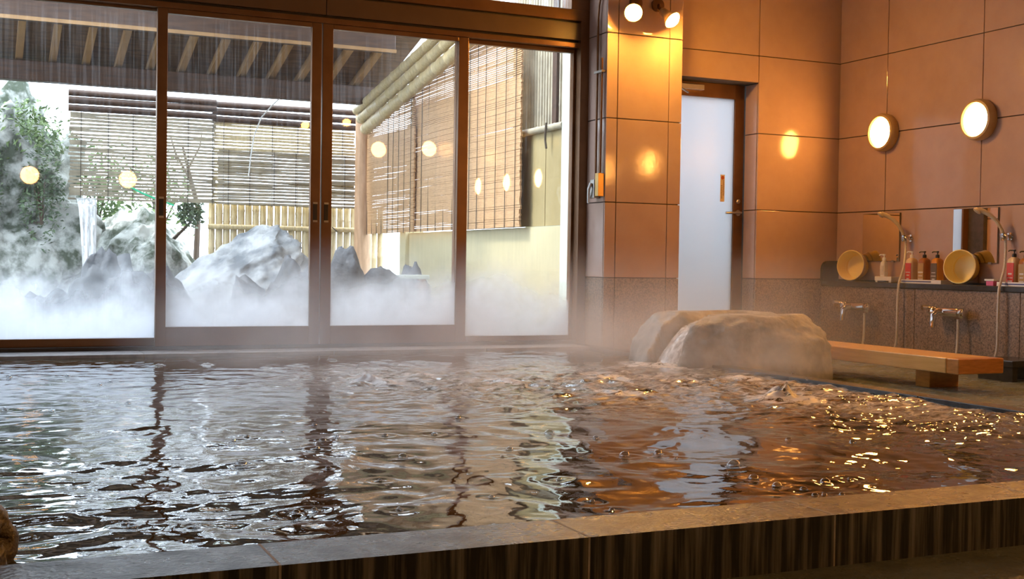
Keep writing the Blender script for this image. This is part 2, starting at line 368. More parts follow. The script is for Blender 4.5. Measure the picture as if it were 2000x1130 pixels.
# end board on the ledge with one rounded corner
q = MB(); pts = [(5.84, .55), (5.988, .55), (5.988, .70), (5.90, .70)] + [(5.90-.06*math.sin(t), .64+.06*math.cos(t)) for t in (.3, .6, .9, 1.2, 1.57)]
n = len(pts); q.add([(x, WY-.045, z) for x, z in pts]+[(x, WY-.015, z) for x, z in pts], [tuple(range(n)), tuple(range(2*n-1, n-1, -1))]+[(i, i+n, (i+1) % n+n, (i+1) % n) for i in range(n)])
q.build('ledge_end_board', 'dark_ledge', wr)
# far wall: pieces of backing around door and windows
DX0, DX1, DZ = 4.47, 5.247, 1.99
wf = MB(); wf.box(DX1+.012, RX+.15, WY, WY+.22, 0, CZ); wf.box(4.42, DX1, WY, WY+.22, DZ, CZ); wf.box(3.85, DX0, WY, WY+.22, 0, CZ)
wf.box(LX, -.14, WY, WY+.22, 0, CZ); wf.box(-.14, 3.85, WY, WY+.22, 2.92, CZ); wf.box(-.14, 3.85, WY+.0, WY+.22, -.1, .075)
wf = wf.build('wall_far', 'grout'); tag(wf, 'tiled far wall with the window front and the door', kind='structure')
for j in range(5):
    tile(wf, DX1, RX, ZT[j], ZT[j+1], 'y', WY)
tile(wf, 4.43, DX1, DZ, ZT[3], 'y', WY); tile(wf, 4.43, DX1, ZT[3], ZT[4], 'y', WY); tile(wf, 4.43, DX1, ZT[4], ZT[5], 'y', WY)
tile(wf, DX1, 5.86, 0, ZT[0], 'y', WY, 'granite', 'granite_panel')
for z0, z1 in zip([0]+ZT[:-1], ZT):
    tile(wf, WY, WY+.15, z0, min(z1, DZ), 'x', DX1+.012, 'granite' if z0 == 0 else 'wall_tile', 'reveal_tile') if z0 < DZ else None
for j in range(5): tile(wf, -1.28, -.76, ZT[j], ZT[j+1], 'y', WY)
# pillar between window and door, its twin on the left
def pillar(x0, x1, xs, lab, nm):
    yf = 7.03
    p = bx(x0+.012, x1-.012, yf+.012, WY, 0, CZ).build(nm, 'grout'); tag(p, lab, kind='structure')
    for z0, z1 in zip([0]+ZT[:-1], ZT):
        m, nmx = ('granite', 'granite_panel') if z0 == 0 else ('wall_tile', 'tile')
        for a, b in zip(xs[:-1], xs[1:]): tile(p, a, b, z0, z1, 'y', yf+.012, m, nmx)
        bx(x0, x0+.012, yf+.012, WY-.001, z0+G/2, z1-G/2).build(nmx, m, p, bevel=.002)
        bx(x1-.012, x1, yf+.012, WY-.001, z0+G/2, z1-G/2).build(nmx, m, p, bevel=.002)
    return p
pillar(3.84, 4.43, [3.84, 3.927, 4.325, 4.43], 'tiled pillar with two spotlights between window and door', 'pillar')
pillar(-.76, -.17, [-.76, -.65, -.25, -.17], 'tiled pillar left of the window front', 'pillar')
# left wall, near wall
wl = MB(); wl.box(LX-.15, LX, BY, 2.6, 0, CZ); wl.box(LX-.15, LX, 6.6, WY+.1, 0, CZ); wl.box(LX-.15, LX, 2.6, 6.6, 0, .55); wl.box(LX-.15, LX, 2.6, 6.6, 2.2, CZ)
wl = wl.build('wall_left', 'plaster'); tag(wl, 'plain left wall of the bath room', kind='structure')
wn = bx(LX-.15, RX+.15, BY-.15, BY, 0, CZ).build('wall_near', 'plaster'); tag(wn, 'plain wall behind the viewer', kind='structure')

# ------------------------------------------------------------------ door
d = thing('door_1', 'frosted glass door in brown frame beside the tiled pillar', None, (4.47, 7.46, 0), kind='structure')
YD = 7.46
q = MB(); q.box(4.47, 4.53, YD, YD+.045, .0, DZ); q.box(5.165, DX1, YD, YD+.045, 0, DZ); q.box(4.53, 5.165, YD, YD+.045, 1.885, DZ); q.box(4.53, 5.165, YD, YD+.045, 0, .12)
local(d, q.build('door_frame', 'bronze', d, bevel=.003))
local(d, bx(4.53, 5.165, YD+.015, YD+.022, .12, 1.885).build('pane', 'frosted_glass', d))
h = thing('handle', None, None); h.parent = d
q = MB(); q.lathe([(.022, 0), (.022, .012)], 16, (5.20, YD, 1.045), (0, -1, 0)); q.tube([(5.20, YD, 1.045), (5.20, YD-.05, 1.045), (5.185, YD-.055, 1.045), (5.06, YD-.055, 1.04)], .009, 10)
bpy.data.objects.remove(h); local(d, q.build('handle', 'steel', d, smooth=True))
local(d, MB().lathe([(.017, 0), (.017, .012), (.008, .014)], 16, (5.20, YD, 1.13), (0, -1, 0)).build('lock_cylinder', 'steel', d, smooth=True))
c = local(d, bx(4.60, 4.86, YD-.05, YD-.001, 1.925, 1.965).build('door_closer', 'steel', d, bevel=.004))
local(d, MB().tube([(4.66, YD-.03, 1.93), (4.60, YD-.12, 1.925), (4.72, YD-.05, 1.90)], .008, 8).build('closer_arm', 'steel', c))
s = local(d, bx(5.055, 5.092, YD+.0125, YD+.0148, 1.125, 1.325).build('sticker', 'sticker', d))
local(d, MB().lathe([(.0135, 0), (.0135, .001)], 20, (5.0735, YD+.0124, 1.302), (0, -1, 0)).build('red_dot', 'sticker_red', s))
q = MB(); rr = random.Random(3)
for cx, zs, n_ in ((5.082, 1.280, 9), (5.066, 1.245, 8)):
    for i in range(n_):
        z = zs-i*.0128
        q.box(cx-.005, cx+.005, YD+.0117, YD+.0123, z-.001, z+.001); q.box(cx-.004, cx+.004, YD+.0117, YD+.0123, z-.006, z-.0045)
        xx = cx+rr.uniform(-.004, .003); q.box(xx, xx+.0016, YD+.0117, YD+.0123, z-.0085, z+.003)
local(d, q.build('lettering', 'sticker_ink', s))
tag(bx(4.47, DX1+.012, WY-.0, YD+.25, -.1, 0).build('floor', 'floor_stone'), 'stone threshold below the frosted door', kind='structure')

# ------------------------------------------------------------------ window front
win = thing('window_1', 'brown framed four-part sliding window front over the bath', None, (2, WY, .08), kind='structure')
q = MB()
q.box(-.14, -.075, WY-.02, WY+.14, .075, 2.30); q.box(3.775, 3.84, WY-.02, WY+.14, .075, 2.30)
q.box(-.14, 3.84, WY-.01, WY+.14, 2.115, 2.150)
local(win, q.build('outer_frame', 'bronze', win, bevel=.003))
local(win, bx(-.14, 3.84, WY+.02, WY+.14, 2.150, 2.166).build('groove', 'bronze_dark', win))
for a, b in ((-.14, 2.0), (2.004, 3.84)): local(win, bx(a, b, WY-.015, WY+.14, 2.166, 2.282).build('header_board', 'header_board', win, bevel=.002))
local(win, bx(-.14, 3.84, WY+.02, WY+.14, 2.282, 2.296).build('groove', 'bronze_dark', win))
q = MB(); q.box(-.14, 3.84, WY-.03, WY+.14, .075, .105); q.box(-.14, 3.84, WY+.0, WY+.14, .105, .125)
local(win, q.build('sill_track', 'bronze_dark', win, bevel=.003))
def sash(x0, x1, g0, g1, yz, zb, zt, gb, gt, handles):
    f = MB(); f.box(x0, g0, yz, yz+.035, zb, zt); f.box(g1, x1, yz, yz+.035, zb, zt); f.box(g0, g1, yz, yz+.035, zb, gb); f.box(g0, g1, yz, yz+.035, gt, zt)
    so = local(win, f.build('sash', 'bronze', win, bevel=.003))
    local(win, bx(g0, g1, yz+.014, yz+.020, gb, gt).build('pane', 'pane_glass', so))
    for hx, hz in handles:
        ho = local(win, bx(hx-.013, hx+.013, yz-.004, yz+.002, hz-.062, hz+.062).build('finger_pull', 'bronze_dark', so, bevel=.003))
        f2 = MB(); f2.box(hx-.014, hx+.014, yz-.006, yz-.0035, hz+.050, hz+.062); f2.box(hx-.014, hx+.014, yz-.006, yz-.0035, hz-.062, hz-.050)
        local(win, f2.build('pull_end', 'steel', ho))
sash(-.075, 1.055, -.035, .998, WY+.05, .125, 2.115, .172, 2.100, [])
sash(2.895, 3.775, 2.985, 3.755, WY+.05, .125, 2.115, .158, 2.088, [(2.94, .945)])
sash(.992, 1.979, 1.052, 1.917, WY+.0, .125, 2.115, .238, 2.085, [(1.022, .945), (1.948, .945)])
sash(1.986, 2.962, 2.053, 2.893, WY+.0, .125, 2.115, .238, 2.085, [(2.018, .945)])
t = thing('window_2', 'transom window above the brown header board', None, (2, WY, 2.3), kind='structure')
q = MB(); q.box(-.14, 3.84, WY-.02, WY+.12, 2.296, 2.372); q.box(-.14, 3.84, WY-.02, WY+.12, 2.86, 2.92); q.box(-.14, -.07, WY-.02, WY+.12, 2.372, 2.86); q.box(3.70, 3.84, WY-.02, WY+.12, 2.372, 2.86); q.box(1.90, 1.98, WY-.02, WY+.12, 2.372, 2.86)
local(t, q.build('transom_frame', 'bronze', t, bevel=.003))
for a, b in ((-.07, 1.90), (1.98, 3.70)): local(t, bx(a, b, WY+.03, WY+.036, 2.372, 2.86).build('pane', 'transom_glass', t))

t3 = thing('fill_window', 'added unseen frosted window in the left wall giving daylight fill', None, (LX, 4.6, .55), kind='structure')  # unseen window, added so daylight fills in from the left
q = MB(); q.box(LX-.12, LX+.01, 2.6, 2.66, .55, 2.2); q.box(LX-.12, LX+.01, 6.54, 6.6, .55, 2.2); q.box(LX-.12, LX+.01, 2.66, 6.54, .55, .61); q.box(LX-.12, LX+.01, 2.66, 6.54, 2.14, 2.2); q.box(LX-.12, LX+.01, 4.57, 4.63, .61, 2.14)
local(t3, q.build('window_frame', 'bronze', t3))
for a, b in ((2.66, 4.57), (4.63, 6.54)): local(t3, bx(LX-.06, LX-.054, a, b, .61, 2.14).build('pane', 'frosted_glass', t3))

# ------------------------------------------------------------------ pool kerb, basin, water
k = thing('trim_1', 'dark stone kerb of the bath in long slabs', None, kind='structure')
jx = [-1.30, -.105, .4985, 1.113, 1.717, 2.330, 2.935, 3.744+.10]
for a, b in zip(jx[:-1], jx[1:]):
    q = MB(); q.box(a+.0025, b-.0025, 2.075, 2.247, 0, ZR); q.m = [1, 0, 1, 1, 1, 1]
    q.build('kerb_slab', None, k, bevel=.0, mats=['kerb_top', 'kerb_face'])
for b in jx[1:-1]: bx(b-.0027, b+.0027, 2.0756, 2.2465, 0, ZR+.0004).build('joint', 'kerb_joint', k)
yy = [2.247, 3.1, 4.0, 4.9, 5.8, 6.6, WY-.001]
for a, b in zip(yy[:-1], yy[1:]): bx(x1, x1+.10, a+.0015, b-.0015, -.02, .100).build('edge_slab', 'dark_ledge', k, bevel=.003)
for a, b in zip([x0-.1, .9, 2.0, 3.0], [.9, 2.0, 3.0, x1]): bx(a+.001, b-.001, 7.02, WY-.03, -.05, .103).build('sill_slab', 'sill_stone', k, bevel=.004)
bx(x0-.1, x0, 2.247, 7.02, -.05, .103).build('edge_slab', 'dark_ledge', k, bevel=.003)
q = MB(); q.box(x0-.1, x1+.1, 2.08, WY, -.65, -.55); q.box(x0-.1, x0, 2.25, 7.02, -.55, -.05); q.box(x1, x1+.1, 2.25, 7.02, -.55, -.02); q.box(x0, x1, 2.08, 2.247, -.55, -.001); q.box(x0, x1, 7.02, WY, -.55, -.05)
tag(q.build('pool_basin', 'pool_stone'), 'stone basin below the bath water', kind='structure')

BUBBLES = [(471,908,15),(787,893,12),(657,855,9),(630,861,9),(262,845,8),(250,788,7),(995,877,9),(1220,888,13),(1285,880,11),(1433,914,17),(1472,936,13),(1518,948,12),(1612,942,13),(1570,954,10),(1592,966,9),(1645,966,8),(578,1001,11),(245,1021,10),(258,1031,13),(1073,846,13),(1164,856,8),(1113,851,6),(641,916,8),(848,846,7),(960,972,8),(780,997,7),(455,860,7),(614,828,6),(550,842,6),(482,852,6),(620,877,6),(752,850,7),(981,892,5),(1092,937,7),(614,995,8),(1157,976,7),(1195,994,8),(742,938,6),(1540,862,8),(1665,865,8),(215,747,6),(195,752,5),(100,802,6),(132,735,6),(18,737,7),(8,800,7),(1660,935,6),(1610,965,7),(895,815,7),(1320,890,5),(380,1030,7)]
def pix_z(px, py, z):
    dd = f_+(px-1000)/F_PX*r_-(py-565)/F_PX*u_; t_ = (z-CAM_H)/dd.z
    return Vector((0, 0, CAM_H))+dd*t_, t_
SPLASH = [(1.684, 5.365, .055, .05), (1.76, 5.30, .03, .06), (3.213, 4.247, .075, .05), (3.19, 4.20, .04, .09), (1.865, 6.57, .02, .03), (1.146, 6.442, .02, .03), (.90, 6.45, .018, .025), (1.64, 5.28, .028, .04), (2.05, 5.6, .02, .05), (2.3, 5.2, .02, .06), (3.55, 5.0, .03, .05), (2.6, 4.6, .018, .06), (2.9, 5.2, .02, .07), (1.4, 6.2, .012, .03), (1.6, 6.3, .012, .03), (3.56, 5.80, .02, .12)]
def make_water():
    NX, NY = 520, 520
    # finer rows close to the viewer
    xs = np.linspace(x0, x1, NX); ysn = y0+(7.02-y0)*(np.linspace(0, 1, NY)**1.35)
    X, Y = np.meshgrid(xs, ysn); h = np.zeros_like(X); rg = np.random.default_rng(11)
    wx = X+.05*np.sin(Y*5.1+1.3*np.sin(X*2.2))+.03*np.sin(X*9+Y*3); wy = Y+.05*np.sin(X*4.3+1.7*np.sin(Y*1.9))+.03*np.sin(Y*8-X*4)
    near = np.clip(1-(Y-2.2)/3.5, 0, 1)
    churn = np.exp(-(((X-2.75)/.95)**2+((Y-5.0)/1.05)**2))+.8*np.exp(-(((X-3.5)/.35)**2+((Y-4.2)/.9)**2))+.5*np.exp(-(((X-1.75)/.5)**2+((Y-5.6)/.7)**2))
    for i in range(70):
        lam = 10**rg.uniform(math.log10(.09), math.log10(.75)); th = rg.uniform(0, 2*PI); kx, ky = math.cos(th)*2*PI/lam, math.sin(th)*2*PI/lam
        env = .5+.5*np.sin(X*rg.uniform(-2.5, 2.5)+Y*rg.uniform(-2.5, 2.5)+rg.uniform(0, 6))
        h += .00075*(lam/.25)**1.1*env*np.sin(kx*wx+ky*wy+rg.uniform(0, 6.3))*(.20+.40*near+.34*np.clip((X-1.4)/1.2, 0, 1))*(.55+.45*np.clip((X-.2)/1.6, 0, 1)*np.ones_like(X)+.45*near*np.clip(1-(X-.2)/1.6, 0, 1))
    hc = np.zeros_like(X)
    for i in range(60):
        lam = 10**rg.uniform(math.log10(.035), math.log10(.22)); th = rg.uniform(0, 2*PI); kx, ky = math.cos(th)*2*PI/lam, math.sin(th)*2*PI/lam
        hc += .00105*(lam/.1)*np.sin(kx*wx+ky*wy+rg.uniform(0, 6.3))*(.6+.4*np.sin(X*rg.uniform(-4, 4)+Y*rg.uniform(-4, 4)))
    chop = .9*np.clip((X-2.2)/1.0, 0, 1)*np.clip((Y-2.5)/.8, 0, 1)*np.clip((5.2-Y)/1.0, 0, 1)
    h += hc*np.clip(np.maximum(np.maximum(churn, chop), .16), 0, 1)*.95
    # a few round swells with rings, as under rising air
    for cx, cyy, am in ((.12, 2.62, .007), (.62, 2.50, .006), (.95, 2.75, .005), (1.45, 2.75, .005), (.35, 3.1, .005), (1.75, 2.95, .004), (1.15, 3.2, .004), (2.2, 2.75, .003)):
        R = np.hypot(X-cx, (Y-cyy)); h += .5*am*np.cos(R*2*PI/.17)*np.exp(-(R/.17)**2)
    for px, py, rp in BUBBLES:
        p, t_ = pix_z(px, py, ZW); R = np.hypot(X-p.x, Y-p.y); h += .0012*np.cos(R*2*PI/.045)*np.exp(-(R/.06)**2)
    for cx, cyy, am, wd in SPLASH:
        R = np.hypot(X-cx, Y-cyy); a = np.arctan2(Y-cyy, X-cx); h += am*.75*np.exp(-(R/wd)**2)*(.75+.25*np.sin(a*3+R*60+cx*9))
    h = np.clip(h, -.03, .12)
    vs_ = np.stack([X, Y, ZW+h], -1).reshape(-1, 3)
    idx = np.arange(NX*NY).reshape(NY, NX); fs_ = np.stack([idx[:-1, :-1], idx[:-1, 1:], idx[1:, 1:], idx[1:, :-1]], -1).reshape(-1, 4)
    me = bpy.data.meshes.new('bath_water'); me.vertices.add(len(vs_)); me.vertices.foreach_set('co', vs_.ravel())
    me.loops.add(fs_.size); me.loops.foreach_set('vertex_index', fs_.ravel()); me.polygons.add(len(fs_)); me.polygons.foreach_set('loop_start', np.arange(0, fs_.size, 4)); me.polygons.foreach_set('loop_total', np.full(len(fs_), 4))
    me.update(); me.polygons.foreach_set('use_smooth', [True]*len(fs_))
    foam = np.clip(churn*1.1, 0, 1)
    for cx, cyy, am, wd in SPLASH: foam = np.maximum(foam, (6 if wd > .042 else .5)*np.exp(-(np.hypot(X-cx, Y-cyy)/(wd*1.5))**2))
    at = me.attributes.new('foam', 'FLOAT', 'POINT'); at.data.foreach_set('value', foam.ravel().astype(np.float32))
    me.materials.append(MATS['water']); o = bpy.data.objects.new('bath_water', me); col.objects.link(o)
    return tag(o, 'rippling dark bath water with froth near the stone spout', 'water', kind='stuff'), xs, ysn, h
water, wxs, wys, wh = make_water()
def water_z(x, y):
    i = int(np.clip(np.searchsorted(wxs, x), 0, len(wxs)-1)); j = int(np.clip(np.searchsorted(wys, y), 0, len(wys)-1)); return ZW+float(wh[j, i])
bm_ = MB().lathe([(1, 0), (.97, .25), (.87, .5), (.71, .71), (.5, .87), (.25, .97), (.04, 1)], 16, cap0=False)
bproto = None
for px, py, rp_ in BUBBLES:
    p, t_ = pix_z(px, py, ZW); rad = rp_/F_PX*t_*.85
    if bproto is None: o = bproto = bm_.build('bubble', 'bubble_film', None, smooth=True)
    else: o = bproto.copy(); col.objects.link(o)
    o.location = (p.x, p.y, water_z(p.x, p.y)-.001); o.scale = (rad, rad, rad*.9)
    tag(o, 'clear round bubble floating on the bath water', 'bubble', 'bubbles floating on the bath water')
# spray drops above the two splashes
dmesh = MB().lathe([(.02, -1), (.6, -.75), (1, 0), (.6, .75), (.02, 1)], 8)
dp = None; rd = random.Random(5)
for cx, cyy, n_, hh, lab in ((1.684, 5.365, 9, .09, 'drop of spray above the splash near the window'), (3.213, 4.247, 7, .10, 'drop of spray above the splash near the bench side')):
    for i in range(n_):
        if dp is None: o = dp = dmesh.build('water_drop', 'bubble_film', None, smooth=True)
        else: o = dp.copy(); col.objects.link(o)
        s_ = rd.uniform(.003, .007); o.scale = (s_, s_, s_*1.2); o.location = (cx+rd.uniform(-.09, .09), cyy+rd.uniform(-.09, .09), ZW+rd.uniform(.03, hh))
        tag(o, lab, 'water drop', lab.replace('drop of ', ''))

# ------------------------------------------------------------------ stone spout with stream
def spout():
    t = thing('stone_spout', 'carved boulder with a channel pouring hot water into the bath', 'boulder', (4.12, 5.95, -.02))
    bm = bmesh.new(); bmesh.ops.create_icosphere(bm, subdivisions=6, radius=1)
    for v in bm.verts:
        p = v.co.copy(); off = Vector((2.1, .4, 5.2))
        sg = lambda a, e: math.copysign(abs(a)**e, a)
        b = Vector((sg(p.x, .80), sg(p.y, .75), sg(p.z, .62)))
        b *= 1+.09*noise.fractal(p*1.6+off, 1, 2, 5, noise_basis='PERLIN_ORIGINAL')
        b += p*.018*noise.noise(p*9)
        x, y, z = b.x*.60, b.y*.46, .10+b.z*.34
        # slanting left end, straight right end
        if z > .12: x += (.12-z)*.0+max(0, -x-.25)*(z-.12)*1.1
        top = .395+.004*noise.noise(Vector((x*9, y*9, 0)))
        z = min(z, top) if z > top else z
        # basin on top and channel cut towards the left front
        rb = math.hypot((x-.12)/.30, (y-.02)/.24)
        if rb < 1 and z > .3: z -= .06*min(1, (1-rb)*4)
        ca = Vector((-.10, .0)); cb = Vector((-.54, -.15)); pt = Vector((x, y)); ab = cb-ca; tt = max(0, min(1, (pt-ca).dot(ab)/ab.length_squared)); dd = (pt-(ca+ab*tt)).length
        if dd < .12 and z > .0:
            dep = min(1, (.12-dd)/.05); zc = .345-.03*tt-(.62*max(0, tt-.42)); z = z+(min(z, zc)-z)*dep
        # a chipped hollow in the front face
        hx = Vector((x+.08, z-.16)).length
        if y < -.1 and hx < .17: y += .07*(1-hx/.17)
        v.co = (x, y, z)
    me = bpy.data.meshes.new('rock_body'); bm.to_mesh(me); bm.free(); me.materials.append(MATS['spout_rock']); me.polygons.foreach_set('use_smooth', [True]*len(me.polygons))
    o = bpy.data.objects.new('rock_body', me); col.objects.link(o); o.parent = t
    return t
sp = spout()
q = MB(); path = [((4.08, 5.94), .338), ((3.95, 5.905), .330), ((3.86, 5.88), .318), ((3.775, 5.857), .288), ((3.70, 5.835), .225), ((3.63, 5.817), .15), ((3.58, 5.805), .075)]
wd = [.05, .06, .065, .066, .07, .075, .085]; dirp = Vector((-.26, .965, 0)).normalized()
vs_, fs_ = [], []
for i, ((a, b), z) in enumerate(path):
    for s_ in range(9):
        u = (s_-4)/4; vs_.append((a+dirp.x*u*wd[i], b+dirp.y*u*wd[i], z+.012*(1-u*u)+.003*math.sin(s_*2.1+i)))
for i in range(len(path)-1):
    for s_ in range(8): fs_.append((i*9+s_, i*9+s_+1, (i+1)*9+s_+1, (i+1)*9+s_))
n0 = len(vs_); vs_ += [(x, y, z-.012) for x, y, z in vs_]; fs_ += [tuple(i+n0 for i in reversed(f)) for f in fs_]
q.add(vs_, fs_); st = q.build('water_stream', 'falling_water', None, smooth=True); tag(st, 'stream of hot water falling from the stone spout', 'water stream')

# ------------------------------------------------------------------ bench
b = thing('wooden_bench', 'low honey-coloured wooden bench beside the washing places', 'bench', (4.88, 5.6, 0))
for a0, a1, nm in ((4.842, 6.52, 'seat_plank'), (4.752, 4.838, 'end_plank')):
    local(b, bx(4.72, 5.04, a0, a1, .098, .180).build(nm, 'bench_wood' if nm == 'seat_plank' else 'bench_end', b, bevel=.006))
for y in (5.03, 6.25): local(b, bx(4.79, 5.0, y, y+.11, 0, .098).build('foot', 'bench_end', b, bevel=.004))

# ------------------------------------------------------------------ washing places
def mirror(yc0, yc1, z0, z1, lab):
    m = thing('wall_mirror', lab, 'mirror', (5.98, (yc0+yc1)/2, z0), 'mirrors above the washing ledge')
    local(m, bx(5.979, 5.987, yc0, yc1, z0, z1).build('backing', 'mirror_edge', m))
    local(m, bx(5.976, 5.979, yc0+.003, yc1-.003, z0+.003, z1-.003).build('mirror_glass', 'mirror', m))
    for yy_ in (yc0+.06, yc1-.06): local(m, bx(5.972, 5.985, yy_-.012, yy_+.012, z0-.006, z0+.008).build('clip', 'steel', m))
mirror(6.60, 6.985, .70, 1.045, 'square mirror nearest the corner reflecting orange tiles')
mirror(5.71, 6.095, .692, 1.052, 'square mirror behind the second washing place')
def shower(y, lab):
    s = thing('hand_shower', lab, 'shower', (5.95, y, .86), 'hand showers at the washing places')
    q = MB(); q.lathe([(.026, 0), (.026, .008), (.014, .010), (.014, .045)], 16, (5.988, y, .862), (-1, 0, 0)); q.lathe([(.024, -.02), (.026, 0), (.022, .022)], 14, (5.935, y+.004, .862), (-.25, .12, .9))
    local(s, q.build('holder', 'chrome', s, smooth=True))
    pts = [(5.94, y, .84), (5.925, y+.012, .90), (5.905, y+.035, .955), (5.88, y+.065, .995), (5.852, y+.095, 1.02), (5.828, y+.12, 1.03)]
    local(s, MB().tube(pts, [.011, .0115, .012, .013, .016, .019], 12).build('handle', 'shower_plastic', s, smooth=True))
    local(s, MB().lathe([(.018, 0), (.026, .01), (.027, .018), (.022, .022)], 16, (5.832, y+.118, 1.034), (-.55, .30, -.78)).build('head', 'shower_plastic', s, smooth=True))
    hp = [(5.942, y-.001, .845), (5.925, y-.02, .76), (5.885, y-.05, .66), (5.835, y-.075, .585), (5.810, y-.085, .53), (5.802, y-.088, .42), (5.80, y-.09, .28), (5.80, y-.085, .14), (5.785, y-.05, .06), (5.74, y+.03, .025), (5.72, y+.12, .03), (5.745, y+.19, .08), (5.775, y+.215, .16), (5.782, y+.22, .25), (5.782, y+.22, .33)]
    sm = []
    for i in range(len(hp)-1):
        p0, p1, p2, p3 = [Vector(hp[max(0, min(len(hp)-1, i+d_))]) for d_ in (-1, 0, 1, 2)]
        for t_ in (0, .25, .5, .75): sm.append(.5*((2*p1)+(-p0+p2)*t_+(2*p0-5*p1+4*p2-p3)*t_*t_+(-p0+3*p1-3*p2+p3)*t_**3))
    sm.append(Vector(hp[-1])); local(s, MB().tube(sm, .0085, 8).build('hose', 'hose', s, smooth=True))
shower(6.50, 'pale hand shower in chrome holder right of the corner mirror')
shower(5.615, 'pale hand shower in chrome holder at the right picture edge')
def faucet(y, lab):
    f = thing('mixer_tap', lab, 'tap', (5.85, y, .365), 'mixer taps under the washing ledge')
    local(f, MB().lathe([(.014, -.10), (.028, -.095), (.031, -.06), (.031, .06), (.028, .095), (.014, .10)], 16, (5.775, y, .372), (0, 1, 0)).build('body', 'chrome', f, smooth=True))
    for s_ in (-.06, .06): local(f, MB().lathe([(.030, 0), (.030, .008), (.016, .012), (.016, .075)], 16, (5.85, y+s_, .368), (-1, 0, 0)).build('wall_mount', 'chrome', f, smooth=True))
    local(f, MB().tube([(5.765, y+.03, .375), (5.735, y+.055, .372), (5.715, y+.068, .35), (5.712, y+.07, .30), (5.712, y+.07, .272)], [.020, .022, .022, .019, .017], 12).build('spout', 'chrome', f, smooth=True))
    local(f, MB().lathe([(.030, 0), (.035, .006), (.035, .040), (.024, .048)], 16, (5.775, y+.10, .372), (0, 1, 0)).build('knob', 'chrome', f, smooth=True))
    local(f, MB().lathe([(.028, 0), (.032, .006), (.032, .034), (.022, .042)], 16, (5.775, y-.10, .372), (0, -1, 0)).build('knob', 'chrome', f, smooth=True))
    local(f, MB().tube([(5.775, y+.12, .385), (5.745, y+.14, .398), (5.70, y+.155, .395)], [.013, .013, .017], 10).build('lever', 'chrome', f, smooth=True))
    local(f, MB().tube([(5.775, y-.12, .36), (5.75, y-.14, .345)], [.008, .010], 8).build('lever', 'chrome', f, smooth=True))
faucet(6.80, 'chrome mixer tap below the corner mirror')
faucet(5.915, 'bright chrome mixer tap below the second mirror')
def bowl(y, lab, lean):
    bo = thing('wash_bowl', lab, 'bowl', (5.885, y, .55), 'yellow wash bowls propped on the ledge')
    ax = Vector((-.93, -.30, lean)).normalized(); ce = Vector((5.905, y, .5505+.113))
    outer = [(r*1.13, z*1.13) for r, z in ((.070, -.055), (.074, -.052), (.076, -.035), (.083, -.030), (.085, -.010), (.092, -.005), (.096, .035), (.099, .040), (.099, .046))]
    inner = [(r*1.13, z*1.13) for r, z in ((.099, .046), (.094, .047), (.088, .0), (.076, -.038), (.068, -.044), (.002, -.044))]
    local(bo, MB().lathe(outer, 40, ce, ax, cap0=True, cap1=False).build('outer_shell', 'bowl', bo, smooth=True))
    local(bo, MB().lathe(inner, 40, ce, ax, cap0=False, cap1=True).build('inner_shell', 'bowl_in', bo, smooth=True))
bowl(6.985, 'yellow wash bowl propped on the ledge nearest the corner', .10)
bowl(5.925, 'yellow wash bowl propped before the second mirror', .10)
def bottle(y, x, zb, body, label, cap, lab, h=.168, wdt=.033):
    o = thing('pump_bottle', lab, 'bottle', (x, y, zb), 'pump bottles on the washing ledge')
    local(o, MB().lathe([(wdt*.92, 0), (wdt, .006), (wdt, h-.03), (wdt*.9, h-.014), (wdt*.5, h-.002), (wdt*.42, h)], 28, (x, y, zb), sq=5).build('body', body, o, smooth=True))
    lb = local(o, bx(x-wdt*1.03, x-wdt*.85, y-wdt*.8, y+wdt*.8, zb+.010, zb+h-.036).build('label', label, o))
    q = MB(); rn = random.Random(int(y*100))
    for i in range(3): a = zb+.022+i*.022; ww = rn.uniform(.35, .7)*wdt; q.box(x-wdt*1.05, x-wdt*1.03, y-ww, y+ww, a, a+rn.uniform(.004, .010))
    local(o, q.build('print', 'print_white', lb))
    local(o, MB().lathe([(.0125, 0), (.0135, .004), (.0135, .018), (.011, .022), (.004, .024), (.004, .038)], 14, (x, y, zb+h)).build('pump_collar', cap, o, smooth=True))
    q = MB(); q.lathe([(.009, 0), (.010, .003), (.009, .010)], 12, (x, y, zb+h+.036)); q.tube([(x, y, zb+h+.042), (x-.010, y+.028, zb+h+.042), (x-.013, y+.036, zb+h+.036)], .0045, 8)
    local(o, q.build('pump_head', cap, o, smooth=True))
def tray(y0_, y1_, lab):
    o = thing('bottle_tray', lab, 'tray', (5.90, (y0_+y1_)/2, .55), 'white bottle trays on the washing ledge')
    q = MB(); q.box(5.862, 5.968, y0_, y1_, .5505, .556); q.box(5.862, 5.867, y0_, y1_, .556, .576); q.box(5.963, 5.968, y0_, y1_, .556, .576); q.box(5.867, 5.963, y0_, y0_+.005, .556, .576); q.box(5.867, 5.963, y1_-.005, y1_, .556, .576)
    local(o, q.build('tray_body', 'white_plastic', o))
    local(o, bx(5.8610, 5.862, y0_+.09, y1_-.03, .560, .567).build('blue_band', 'blue_print', o))
tray(6.075, 6.475, 'white tray with blue band carrying three bottles near the corner')
tray(5.05, 5.60, 'white tray with blue band at the right picture edge')
bottle(6.405, 5.915, .5565, 'cream_bottle', 'red_label', 'white_plastic', 'cream bottle with red label and white pump on the tray')
bottle(6.285, 5.915, .5565, 'amber_bottle', 'gold_label', 'black_plastic', 'amber bottle with gold label, middle of three on the tray')
bottle(6.165, 5.915, .5565, 'orange_bottle', 'dark_label', 'black_plastic', 'orange bottle with black pump, third on the tray')
bottle(5.515, 5.915, .5565, 'cream_bottle', 'red_label', 'black_plastic', 'cream bottle with red label and black pump beside the right shower', h=.175)
bottle(5.425, 5.915, .5565, 'amber_bottle', 'gold_label', 'black_plastic', 'brown bottle cut by the right picture edge')
